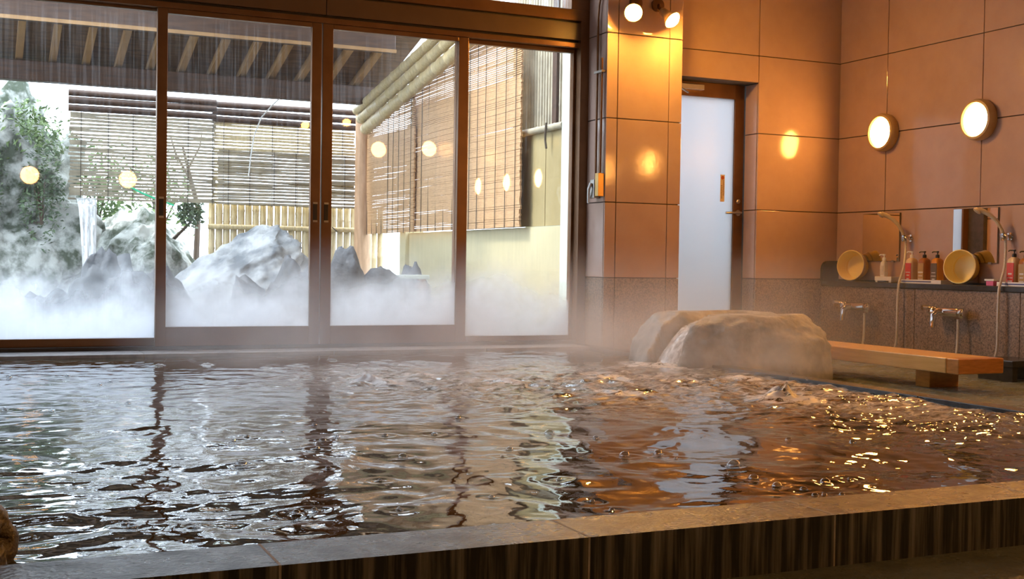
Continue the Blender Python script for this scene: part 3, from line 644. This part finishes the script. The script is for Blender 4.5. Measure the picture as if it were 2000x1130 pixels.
o = thing('soap_stand', 'small white stand under the little soap dispenser', 'stand', (5.90, 6.63, .55))
q = MB(); q.box(5.87, 5.95, 6.555, 6.725, .562, .592); q.box(5.872, 5.948, 6.56, 6.585, .5505, .562); q.box(5.872, 5.948, 6.695, 6.72, .5505, .562)
local(o, q.build('stand_body', 'white_plastic', o, bevel=.003))
bottle(6.675, 5.91, .5925, 'white_plastic', 'print_white', 'white_plastic', 'small white soap dispenser with a red mark on a stand', h=.112, wdt=.021)
o = bpy.data.objects.get('pump_bottle.005')
local(o, MB().lathe([(.008, 0), (.008, .001)], 14, (5.891, 6.672, .62), (-1, 0, 0)).build('red_mark', 'red_label', o))
o = thing('sachet_box', 'small pink and white box beside the second bottle tray', 'box', (5.90, 5.655, .55))
local(o, bx(5.865, 5.925, 5.632, 5.690, .5505, .580).build('box_body', 'pink', o, bevel=.002)); local(o, bx(5.860, 5.93, 5.622, 5.70, .580, .592).build('lid', 'white_plastic', o, bevel=.002))
o = thing('wash_stool', 'dark low stool by the granite wall near the right edge', 'stool', (5.62, 5.27, 0))
local(o, bx(5.50, 5.78, 5.12, 5.40, .085, .125).build('seat', 'dark_ledge', o, bevel=.006))
for a in (5.51, 5.73): local(o, bx(a, a+.04, 5.13, 5.39, 0, .085).build('side', 'dark_ledge', o))

# ------------------------------------------------------------------ lamps
def round_lamp(loc, ax, lab, grp):
    o = thing('round_wall_lamp', lab, 'wall lamp', loc, grp)
    q = MB().lathe([(.10, 0), (.132, .002), (.135, .02), (.134, .050), (.126, .064), (.112, .068), (.106, .060)], 40, (0, 0, 0), ax, cap1=False)
    q.build('ring', 'lamp_ring', o, smooth=True)
    MB().lathe([(.108, .050), (.095, .064), (.06, .072), (.02, .075)], 36, (0, 0, 0), ax).build('diffuser', 'lamp_glow', o, smooth=True)
    return o
first = round_lamp((5.987, 6.77, 1.622), (-1, 0, 0), 'round glowing wall lamp nearest the tiled corner', 'round lamps on the right wall')
labs = ['round glowing wall lamp above the second washing place']+['round wall lamp further along the right wall behind the viewer']*6
for i in range(1, 8):
    c = copy_tree(first); c.location = (5.987, 6.77-.894*i, 1.622); c['label'] = labs[i-1]
nl = round_lamp((.66, BY+.001, 1.64), (0, 1, 0), 'round wall lamp on the wall behind the viewer', 'round lamps behind the viewer')
[ch for ch in nl.children if ch.name.startswith('diffuser')][0].data.materials[0] = MATS['lamp_glow_dim']
for x_, z_ in ((1.82, 1.635), (5.12, 2.18), (5.86, 2.23)):
    c = copy_tree(nl); c.location = (x_, BY+.001, z_)
def spot(base, head, aim, lab, grp, wall_n, glow='spot_glow'):
    o = thing('spot_lamp', lab, 'spotlight', base, grp)
    bv, hv, av = Vector(base), Vector(head), Vector(aim).normalized()
    local(o, MB().lathe([(.045, 0), (.045, .018), (.03, .026)], 24, bv, wall_n).build('mount', 'bronze', o, smooth=True))
    back = hv-av*.12
    local(o, MB().tube([bv+Vector(wall_n)*.02, (bv+back)*.5+Vector((0, 0, .0)), back+av*.01], .012, 10).build('arm', 'bronze', o, smooth=True))
    local(o, MB().lathe([(.018, 0), (.028, .01), (.030, .05), (.055, .10), (.060, .118), (.057, .119), (.05, .112)], 28, back, av, cap1=False).build('housing', 'lamp_ring', o, smooth=True))
    local(o, MB().lathe([(.056, .108), (.053, .124), (.040, .138), (.018, .146), (.003, .148)], 28, back, av).build('bulb', glow, o, smooth=True))
SPG = 'spotlights on the pillar'
spot((4.05, 7.029, 2.40), (3.945, 6.87, 2.295), (-.45, -.80, -.42), 'glowing spotlight on the pillar, the left one, facing the bath', SPG, (0, -1, 0))
spot((4.22, 7.029, 2.40), (4.245, 6.87, 2.275), (.32, -.68, -.66), 'glowing spotlight on the pillar, the right one, tilted towards the door', SPG, (0, -1, 0))
spot((4.06, BY+.001, 2.55), (4.06, BY+.16, 2.44), (.1, .8, -.6), 'spotlight on the wall behind the viewer', 'spotlights behind the viewer', (0, 1, 0), 'spot_glow_dim')
spot((4.63, BY+.001, 2.62), (4.63, BY+.16, 2.51), (-.1, .8, -.6), 'spotlight on the wall behind the viewer', 'spotlights behind the viewer', (0, 1, 0), 'spot_glow_dim')

# ------------------------------------------------------------------ conduit and switch on the pillar side
o = thing('switch_conduit', 'metal switch boxes with conduit pipes on the pillar side', 'switch', (3.83, 7.1, 1.1))
local(o, MB().tube([(3.822, 7.128, 1.215), (3.822, 7.125, 2.3), (3.822, 7.115, 2.38), (3.822, 7.07, 2.5), (3.822, 7.06, 3.0)], .0085, 8).build('conduit', 'bronze', o, smooth=True))
local(o, MB().tube([(3.822, 7.065, 1.255), (3.822, 7.062, 2.02)], .0085, 8).build('conduit', 'bronze', o, smooth=True))
local(o, bx(3.812, 3.8395, 7.045, 7.155, 1.925, 1.94).build('bracket', 'steel', o))
local(o, bx(3.795, 3.8395, 7.040, 7.085, 1.10, 1.255).build('switch_box', 'brass', o, bevel=.003)); local(o, bx(3.795, 3.8395, 7.098, 7.152, 1.09, 1.215).build('switch_box', 'steel', o, bevel=.003))
local(o, MB().tube([(3.79, 7.13, 1.19), (3.775, 7.135, 1.15), (3.79, 7.165, 1.06)], [.012, .010, .008], 8).build('pull_cord_grip', 'white_plastic', o, smooth=True))

# ------------------------------------------------------------------ brown rock at the left end of the kerb
o = rock('brown_rock', 'brown_rock', (-.02, 2.40, .115), (.092, .10, .10), 31, sub=4, rough=.22, cuts=3); tag(o, 'dark reddish brown rock at the left picture edge by the kerb', 'rock')

# ================================================================== OUTSIDE
FY = 12.6
tag(bx(-9, 14, WY+.22, 24, -.30, -.02).build('ground', 'soil'), 'dark damp ground of the garden outside', kind='structure')
# side wall of the court: pale return, cream wall, brown upper panel
cw = thing('wall_court', 'cream garden wall beside the window front', None, kind='structure')
bx(3.90, 4.05, WY+.22, 7.80, -.02, 3.0).build('pale_return', 'pale_wall', cw)
bx(3.92, 4.05, 7.80, 11.15, -.02, .925).build('cream_wall', 'cream', cw)
bx(3.88, 4.07, 11.15, 11.32, -.02, .96).build('end_post', 'cream', cw, bevel=.004)
for a, b_ in ((7.80, 8.13), (8.135, 9.0), (9.005, 9.9)): bx(3.935, 3.955, a, b_-.004, .93, 1.65).build('panel', 'cream_upper', cw)
def pole(name, m, p0, p1, r, parent, joints=True, n=10):
    p0, p1 = Vector(p0), Vector(p1); L_ = (p1-p0).length; pts, rad = [], []; nj = max(1, int(L_/.28)) if joints else 1
    ph = random.uniform(.2, .8)
    pts.append(p0); rad.append(r)
    if joints:
        for i in range(nj):
            t_ = (i+ph)/(nj)
            if t_ >= .99: continue
            for dt, k_ in ((-.012/L_*1.2, 1), (0, 1.13), (.012/L_*1.2, 1)): pts.append(p0.lerp(p1, max(0.001, min(.999, t_+dt)))); rad.append(r*k_)
    pts.append(p1); rad.append(r*.96)
    return MB().tube(pts, rad, n).build(name, m, parent, smooth=True)
sc_ = thing('bamboo_screen', 'upright bamboo screen above the brown panel by the window', 'bamboo screen', (3.96, 8.1, 1.66))
for i in range(22):
    y = 7.825+i*.046
    if 4 <= i <= 5: continue
    local(sc_, pole('pole', 'bamboo_grey', (3.97, y, 1.66), (3.97, y, 2.95), .016+random.uniform(-.002, .003), sc_, n=8))
local(sc_, bx(3.95, 4.0, 8.00, 8.07, 1.66, 2.95).build('post', 'old_wood', sc_))
rl = local(sc_, pole('rail', 'bamboo_grey', (3.915, 7.80, 1.655), (3.915, 9.9, 1.655), .026, sc_))
for y in (8.03, 8.8): local(sc_, MB().tube([(3.885, y, 1.69), (3.88, y, 1.63), (3.885, y+.012, 1.56), (3.885, y-.006, 1.50)], .008, 6).build('rope_tie', 'cord', rl))
tag(bx(4.2, 7.5, 8.9, 9.05, -.02, 1.25).build('sky_block_wall', 'pale_wall'), 'added unseen wall blocking sky light from the lower frosted door', kind='structure')  # added out of view to cut sky light on the lower door glass
# reed blinds
def blind(name, lab, axis, a0, a1, pos, z0, z1, pitch, th, cord_gap, m, roll=None, sag=0, seed=1, grp=None, jitter=.12):
    rnd = random.Random(seed); loc = ((a0+a1)/2, pos, z0) if axis == 'x' else (pos, (a0+a1)/2, z0)
    o = thing(name, lab, 'bamboo blind', loc, grp); q = MB(); z = z0+th
    seg = 6
    while z < z1:
        tilt = rnd.uniform(-1, 1)*pitch*(.09 if axis == 'y' else .2); e0, e1 = a0-rnd.uniform(0, .02), a1+rnd.uniform(0, .02); t2 = th*rnd.uniform(.8, 1.1)*.5*(.62 if (axis == 'y' and z > z1-.42) else 1); ds = th*.45
        vs_, fs_ = [], []
        for i in range(seg+1):
            u = i/seg; a = e0+(e1-e0)*u; zz = z+tilt*(u-.5)*2+rnd.uniform(-1, 1)*pitch*jitter; d_ = sag*math.sin((z-z0)/(z1-z0)*PI)*math.sin(u*PI*2.3)
            for dy_, dz_ in ((-ds, -t2), (ds, -t2), (ds, t2), (-ds, t2)):
                vs_.append((a, pos+dy_+d_, zz+dz_) if axis == 'x' else (pos+dy_+d_, a, zz+dz_))
        for i in range(seg):
            for k_ in range(4): fs_.append((i*4+k_, i*4+(k_+1) % 4, (i+1)*4+(k_+1) % 4, (i+1)*4+k_))
        fs_ += [(3, 2, 1, 0), tuple(seg*4+k_ for k_ in range(4))]
        q.add(vs_, fs_); z += pitch
    s_ = local(o, q.build('slats', m, o)); s_['kind'] = 'stuff'
    a = a0+cord_gap*.4
    while a < a1:
        for off in (-th*.75,):
            p0, p1 = ((a, pos+off, z0), (a, pos+off, z1)) if axis == 'x' else ((pos+off, a, z0), (pos+off, a, z1))
            local(o, MB().tube([p0, p1], .0032, 5).build('cord', 'cord', o))
        a += cord_gap*rnd.uniform(.85, 1.15)
    if roll:
        zr_, rr_ = roll
        for k_, (dz, rk) in enumerate(((0, 1), (-rr_*2.2, 1.1), (-rr_*4.5, 1.0))):
            p0, p1 = ((a0-.02, pos, zr_+dz), (a1+.02, pos, zr_+dz+random.uniform(-.01, .01))) if axis == 'x' else ((pos, a0, zr_+dz), (pos, a1, zr_+dz))
            local(o, pole('roll_pole', 'old_wood', p0, p1, rr_*rk, o, joints=False))
    return o
blind('reed_blind', 'loose reed blind hanging behind the waterfall', 'x', .88, 2.26, 12.45, 1.19, 2.07, .033, .024, .24, 'bamboo_grey', roll=(2.24, .033), seed=2, grp='reed blinds at the back')
blind('reed_blind', 'wide reed blind hanging over the bamboo fence', 'x', 2.26, 3.74, 12.46, 1.19, 2.05, .033, .025, .24, 'bamboo', roll=(2.22, .033), seed=3, grp='reed blinds at the back')
blind('reed_blind', 'shorter reed blind layered over the bamboo fence', 'x', 2.30, 3.74, 12.40, 1.19, 1.76, .033, .025, .24, 'bamboo_grey', seed=4, grp='reed blinds at the back')
blind('reed_blind', 'brown reed blind on the side wall nearest the window', 'y', 8.38, 10.90, 3.84, .92, 2.50, .0165, .0162, .19, 'reed', sag=.02, seed=5, grp='reed blinds on the side wall', jitter=.07)
blind('reed_blind', 'brown reed blind on the side wall next to the log post', 'y', 10.72, 12.45, 3.81, .92, 2.35, .0170, .0165, .17, 'reed', sag=.03, seed=6, grp='reed blinds on the side wall', jitter=.07)
# back fence
fe = thing('bamboo_fence', 'pale upright bamboo fence behind the boulder', 'fence', (3.0, FY, 0))
for i in range(25):
    x = 2.27+i*.076; local(fe, pole('pole', 'bamboo', (x, FY+random.uniform(-.006, .006), -.02), (x, FY, 1.22), .034+random.uniform(-.003, .003), fe))
local(fe, pole('rail', 'bamboo', (2.22, FY-.07, .975), (4.15, FY-.07, .975), .028, fe))
for x in (2.9, 3.55): local(fe, MB().tube([(x-.03, FY-.11, 1.0), (x+.03, FY-.11, .95)], .006, 6).build('rope_tie', 'cord', fe))
tag(pole('log_post', 'log', (3.79, 12.25, -.02), (3.79, 12.25, 2.5), .095, None, joints=False, n=20), 'round log post at the corner of the court', 'post')
# three gutter poles along the side
for i, (x_, z_, r__, lb) in enumerate(((3.655, .085, .045, 'upper pale bamboo pole under the roof edge'), (3.70, .0, .05, 'middle pale bamboo pole under the roof edge'), (3.755, -.10, .06, 'lower thick bamboo pole under the roof edge'))):
    tag(pole('bamboo_pole', 'bamboo', (x_, 12.1, 2.12+z_), (x_, 8.6, 2.68+z_), r__, None), lb, 'bamboo pole', 'bamboo poles under the roof edge')
# court roof: eave beam, purlin, rafters, boards
ro = thing('patio_roof', 'wooden lean-to roof over the garden bath', None, (1, 11, 2.5), kind='structure')
RXA, RXB = -2.6, 3.90; SL = .27
def rz(y): return 2.43+SL*(11.8-y)
local(ro, bx(RXA, 3.85, 11.74, 11.88, 2.235, 2.415).build('eave_beam', 'old_wood', ro, bevel=.01))
local(ro, bx(RXA, 3.45, 10.23, 10.38, 2.515, 2.715).build('purlin', 'old_wood', ro, bevel=.01))
local(ro, bx(RXA, 3.45, 10.215, 10.23, 2.50, 2.53).build('purlin_strip', 'rafter_wood', ro))
local(ro, pole('round_purlin', 'log', (1.6, 9.55, 2.80), (3.55, 9.55, 2.80), .11, ro, joints=False, n=16))
for i in range(21):
    x = -2.2+i*.288; q = MB(); wv = .030
    y_a, y_b = 12.05, 9.6
    q.add([(x-wv, y_a, rz(y_a)), (x+wv, y_a, rz(y_a)), (x+wv, y_b, rz(y_b)), (x-wv, y_b, rz(y_b)), (x-wv, y_a, rz(y_a)+.07), (x+wv, y_a, rz(y_a)+.07), (x+wv, y_b, rz(y_b)+.07), (x-wv, y_b, rz(y_b)+.07)],
          [(0, 1, 2, 3), (7, 6, 5, 4), (0, 4, 5, 1), (1, 5, 6, 2), (2, 6, 7, 3), (3, 7, 4, 0)])
    local(ro, q.build('rafter', 'rafter_wood', ro))
nb = 9; y_a = 12.15
for i in range(nb):
    a, b_ = y_a-i*.262, y_a-(i+1)*.262+.004
    xs_ = [(RXA, RXB)] if i != 6 else [(RXA, 1.62), (2.505, RXB)]
    for xa, xb in xs_:
        q = MB(); z0_, z1_ = rz(a)+.072, rz(b_)+.072
        q.add([(xa, a, z0_), (xb, a, z0_), (xb, b_, z1_), (xa, b_, z1_), (xa, a, z0_+.02), (xb, a, z0_+.02), (xb, b_, z1_+.02), (xa, b_, z1_+.02)],
              [(0, 1, 2, 3), (7, 6, 5, 4), (0, 4, 5, 1), (1, 5, 6, 2), (2, 6, 7, 3), (3, 7, 4, 0)])
        local(ro, q.build('roof_plank', 'roof_board', ro))
    if i == 6:
        for j in range(9):
            xa = 1.63+j*.097; q = MB(); q.add([(xa, a, z0_), (xa+.075, a, z0_), (xa+.075, b_, z1_), (xa, b_, z1_)], [(0, 1, 2, 3)])
            q = MB().box(xa, xa+.075, b_, a, z0_, z0_+.012); local(ro, q.build('skylight_strip', 'polycarbonate', ro))
            local(ro, bx(xa+.075, xa+.097, b_, a, z0_-.01, z0_+.02).build('skylight_batten', 'roof_board', ro))
# rocks
CL = 'rocks of the garden bath'
o = rock('cliff_rock', 'cliff', (-.08, 12.95, .78), (1.12, .62, 1.42), 3, sub=6, rough=.45, freq=2.1, cuts=1); tag(o, 'tall mossy rock face at the far left of the garden', 'rock', CL)
o = rock('cliff_rock', 'cliff', (1.62, 13.0, .45), (.62, .5, .72), 8, sub=5, rough=.4, freq=1.8, cuts=4); tag(o, 'rounded mossy rock right of the waterfall', 'rock', CL)
o = rock('boulder', 'boulder', (2.06, 10.55, .32), (.60, .50, .62), 14, sub=6, rough=.30, freq=1.5, cuts=5, shear=.45); tag(o, 'big pale boulder with flat broken face in the garden', 'rock', CL)
for (x, y, z, sx, sy, sz, sd_, lb) in ((.90, 9.0, .26, .28, .24, .40, 21, 'dark steaming rock below the waterfall'), (1.30, 9.1, .22, .19, .2, .36, 22, 'small dark rock between waterfall and boulder'), (1.93, 8.9, .20, .22, .22, .32, 23, 'low dark rock before the big boulder'), (2.20, 8.95, .24, .20, .2, .38, 24, 'knobbly dark rock at the right foot of the boulder'), (2.66, 9.05, .30, .18, .17, .46, 25, 'round dark rock behind the third pane'), (2.96, 9.1, .24, .30, .22, .38, 26, 'sloping dark rock behind the third pane'), (3.22, 9.0, .1, .2, .2, .22, 27, 'low dark rock at the foot of the slope'), (.5, 9.3, .12, .28, .25, .24, 28, 'low pale steaming rock at the far left'), (3.25, 8.6, .12, .35, .2, .13, 29, 'low flat rock by the cream wall'), (3.46, 9.7, .30, .14, .14, .30, 30, 'upright dark rock by the wooden rail')):
    o = rock('garden_rock', 'dark_rock', (x, y, z), (sx, sy, sz), sd_, sub=4, rough=.18 if sd_ in (25, 26) else .45, freq=1.2 if sd_ in (25, 26) else 2.2, cuts=3); tag(o, lb, 'rock', 'dark rocks round the garden bath')
# waterfall
q = MB(); vs_, fs_ = [], []; prof = [(12.45, 1.22), (12.30, 1.20), (12.22, 1.12), (12.18, .95), (12.16, .75), (12.15, .5), (12.14, .2)]
for i, (y, z) in enumerate(prof):
    for s_ in range(9):
        u = (s_-4)/4; wv = .10-.05*i/6; vs_.append((1.02+u*wv+.02*i/6, y-.02*(1-u*u)+.01*math.sin(s_*2.2+i), z))
for i in range(len(prof)-1):
    for s_ in range(8): fs_.append((i*9+s_, i*9+s_+1, (i+1)*9+s_+1, (i+1)*9+s_))
q.add(vs_, fs_); k_ = len(vs_); q.add([(x, y+.02, z) for x, y, z in vs_], [tuple(reversed(f)) for f in fs_])
tag(q.build('waterfall', 'falling_water', None, smooth=True), 'thin white waterfall between the mossy rocks', 'waterfall')
# wooden rail frame by the side
o = thing('wooden_rail', 'low weathered wooden rail frame behind the sloping rock', 'rail', (3.2, 9.5, 0))
local(o, bx(2.98, 3.52, 9.48, 9.56, .50, .535).build('top_rail', 'pale_wall', o, bevel=.004))
for x in (3.02, 3.44): local(o, bx(x, x+.05, 9.49, 9.55, -.02, .50).build('post', 'log', o))
# outdoor bath water
tag(bx(-1.5, 3.2, 9.35, 12.1, .02, .06).build('garden_water', 'water'), 'steaming water of the garden bath', 'water', kind='stuff')
# shrubs
def shrub(name, lab, c, size, n_, m, seed, leaf=.05, grp='garden shrubs', root=None):
    rnd = random.Random(seed); o = thing(name, lab, 'shrub', (c[0], c[1], 0), grp); q = MB()
    for i in range(n_):
        dv = Vector((rnd.gauss(0, 1), rnd.gauss(0, 1), rnd.gauss(0, 1))).normalized()*(rnd.random()**.45); k_ = 1+.35*noise.noise(dv*2.5+Vector((seed, 0, 0)))
        p = Vector((c[0]+dv.x*size[0]*k_, c[1]+dv.y*size[1]*k_, c[2]+dv.z*size[2]*k_)); s_ = leaf*rnd.uniform(.5, 1.2)
        a = Vector((rnd.uniform(-1, 1), rnd.uniform(-1, 1), rnd.uniform(-.6, .8))).normalized(); b_ = a.cross(Vector((rnd.uniform(-1, 1), rnd.uniform(-1, 1), rnd.uniform(-1, 1)))).normalized()
        q.add([p-a*s_, p+b_*s_*.38+Vector((0, 0, s_*.12)), p+a*s_, p-b_*s_*.38+Vector((0, 0, s_*.12))], [(0, 1, 2, 3)])
    f = local(o, q.build('foliage', m, o)); f['kind'] = 'stuff'
    for i in range(4):
        e = Vector((c[0]+rnd.uniform(-.5, .5)*size[0], c[1]+rnd.uniform(-.4, .4)*size[1], c[2]+rnd.uniform(0, .5)*size[2])); mdl = Vector((c[0], c[1], c[2]-size[2]*.6))
        local(o, MB().tube([root or (c[0], c[1], -.02), mdl, mdl.lerp(e, .6)+Vector((0, 0, .05)), e], [.02, .014, .009, .004], 6).build('stem', 'twig', o))
shrub('leafy_shrub', 'leafy shrub growing on the tall rock at far left', (.42, 12.55, 1.80), (.48, .28, .36), 1500, 'leaf', 1, .035, root=(.3, 12.9, 1.6))
shrub('leafy_shrub', 'dark shrub hanging down the tall rock beside the waterfall', (.62, 12.32, 1.25), (.22, .16, .5), 800, 'leaf_dark', 2, .03, root=(.5, 12.8, 1.0))
shrub('leafy_shrub', 'low shrub at the left edge of the tall rock', (.1, 12.3, 1.35), (.22, .16, .40), 600, 'leaf_dark', 3, .03, root=(.1, 12.8, 1.1))
shrub('leafy_shrub', 'shrub above the waterfall behind the loose blind', (1.25, 13.6, 1.35), (.45, .3, .55), 900, 'leaf', 4)
shrub('leafy_shrub', 'small shrub on the rock left of the fence', (2.08, 12.75, 1.12), (.16, .14, .17), 500, 'leaf_dark', 5, .035, root=(1.9, 12.95, .8))
shrub('leafy_shrub', 'pale shrub behind the blind left of the fence', (2.0, 14.2, 1.35), (.4, .3, .62), 500, 'leaf', 6)
o = thing('bare_tree', 'thin bare tree showing through the reed blind', 'tree', (2.25, 13.7, 0))
for pts, rr_ in (([(2.28, 13.7, -.02), (2.32, 13.7, 1.2), (2.22, 13.7, 1.58), (2.14, 13.7, 1.9)], [.04, .03, .022, .012]), ([(2.25, 13.7, 1.48), (2.06, 13.65, 1.8), (2.0, 13.65, 2.0)], [.018, .012, .006]), ([(2.20, 13.7, 1.63), (2.34, 13.75, 1.9), (2.36, 13.75, 2.06)], [.015, .01, .005]), ([(2.19, 13.68, 1.72), (1.98, 13.7, 1.78)], [.01, .004])):
    local(o, MB().tube(pts, rr_, 8).build('branch', 'twig', o, smooth=True))
tag(MB().tube([(1.34, 12.35, 1.39), (1.5, 12.33, 1.30), (1.68, 12.32, 1.225), (1.85, 12.32, 1.17)], .010, 6).build('green_cord', 'green_cord', None), 'bright green cord slanting behind the loose blind', 'cord')
tag(MB().tube([(2.78, 11.8, 2.24), (2.70, 11.8, 2.16), (2.60, 11.8, 2.04), (2.53, 11.8, 1.86), (2.50, 11.8, 1.66), (2.48, 11.8, 1.46)], .007, 6).build('pale_cable', 'pale_cable', None), 'thin pale cable hanging from the eave before the blind', 'cable')

# ------------------------------------------------------------------ steam
steam_mat('steam_in', 1.15, 2.0, .10, .80, .38, .75, (.93, .96, 1.0), (1, 1, .9))
steam_mat('steam_out', .7, 1.3, .05, .65, .30, .70, (.95, .97, 1.0))
tag(bx(.5, 4.9, 4.3, 7.02, ZW+.03, 1.0).build('steam', 'steam_in'), 'thin steam drifting over the bath by the stone spout', 'steam', kind='stuff')
tag(bx(-1.6, 3.80, 8.7, 12.0, .07, 1.0).build('steam', 'steam_out'), 'white steam over the garden bath outside', 'steam', kind='stuff')
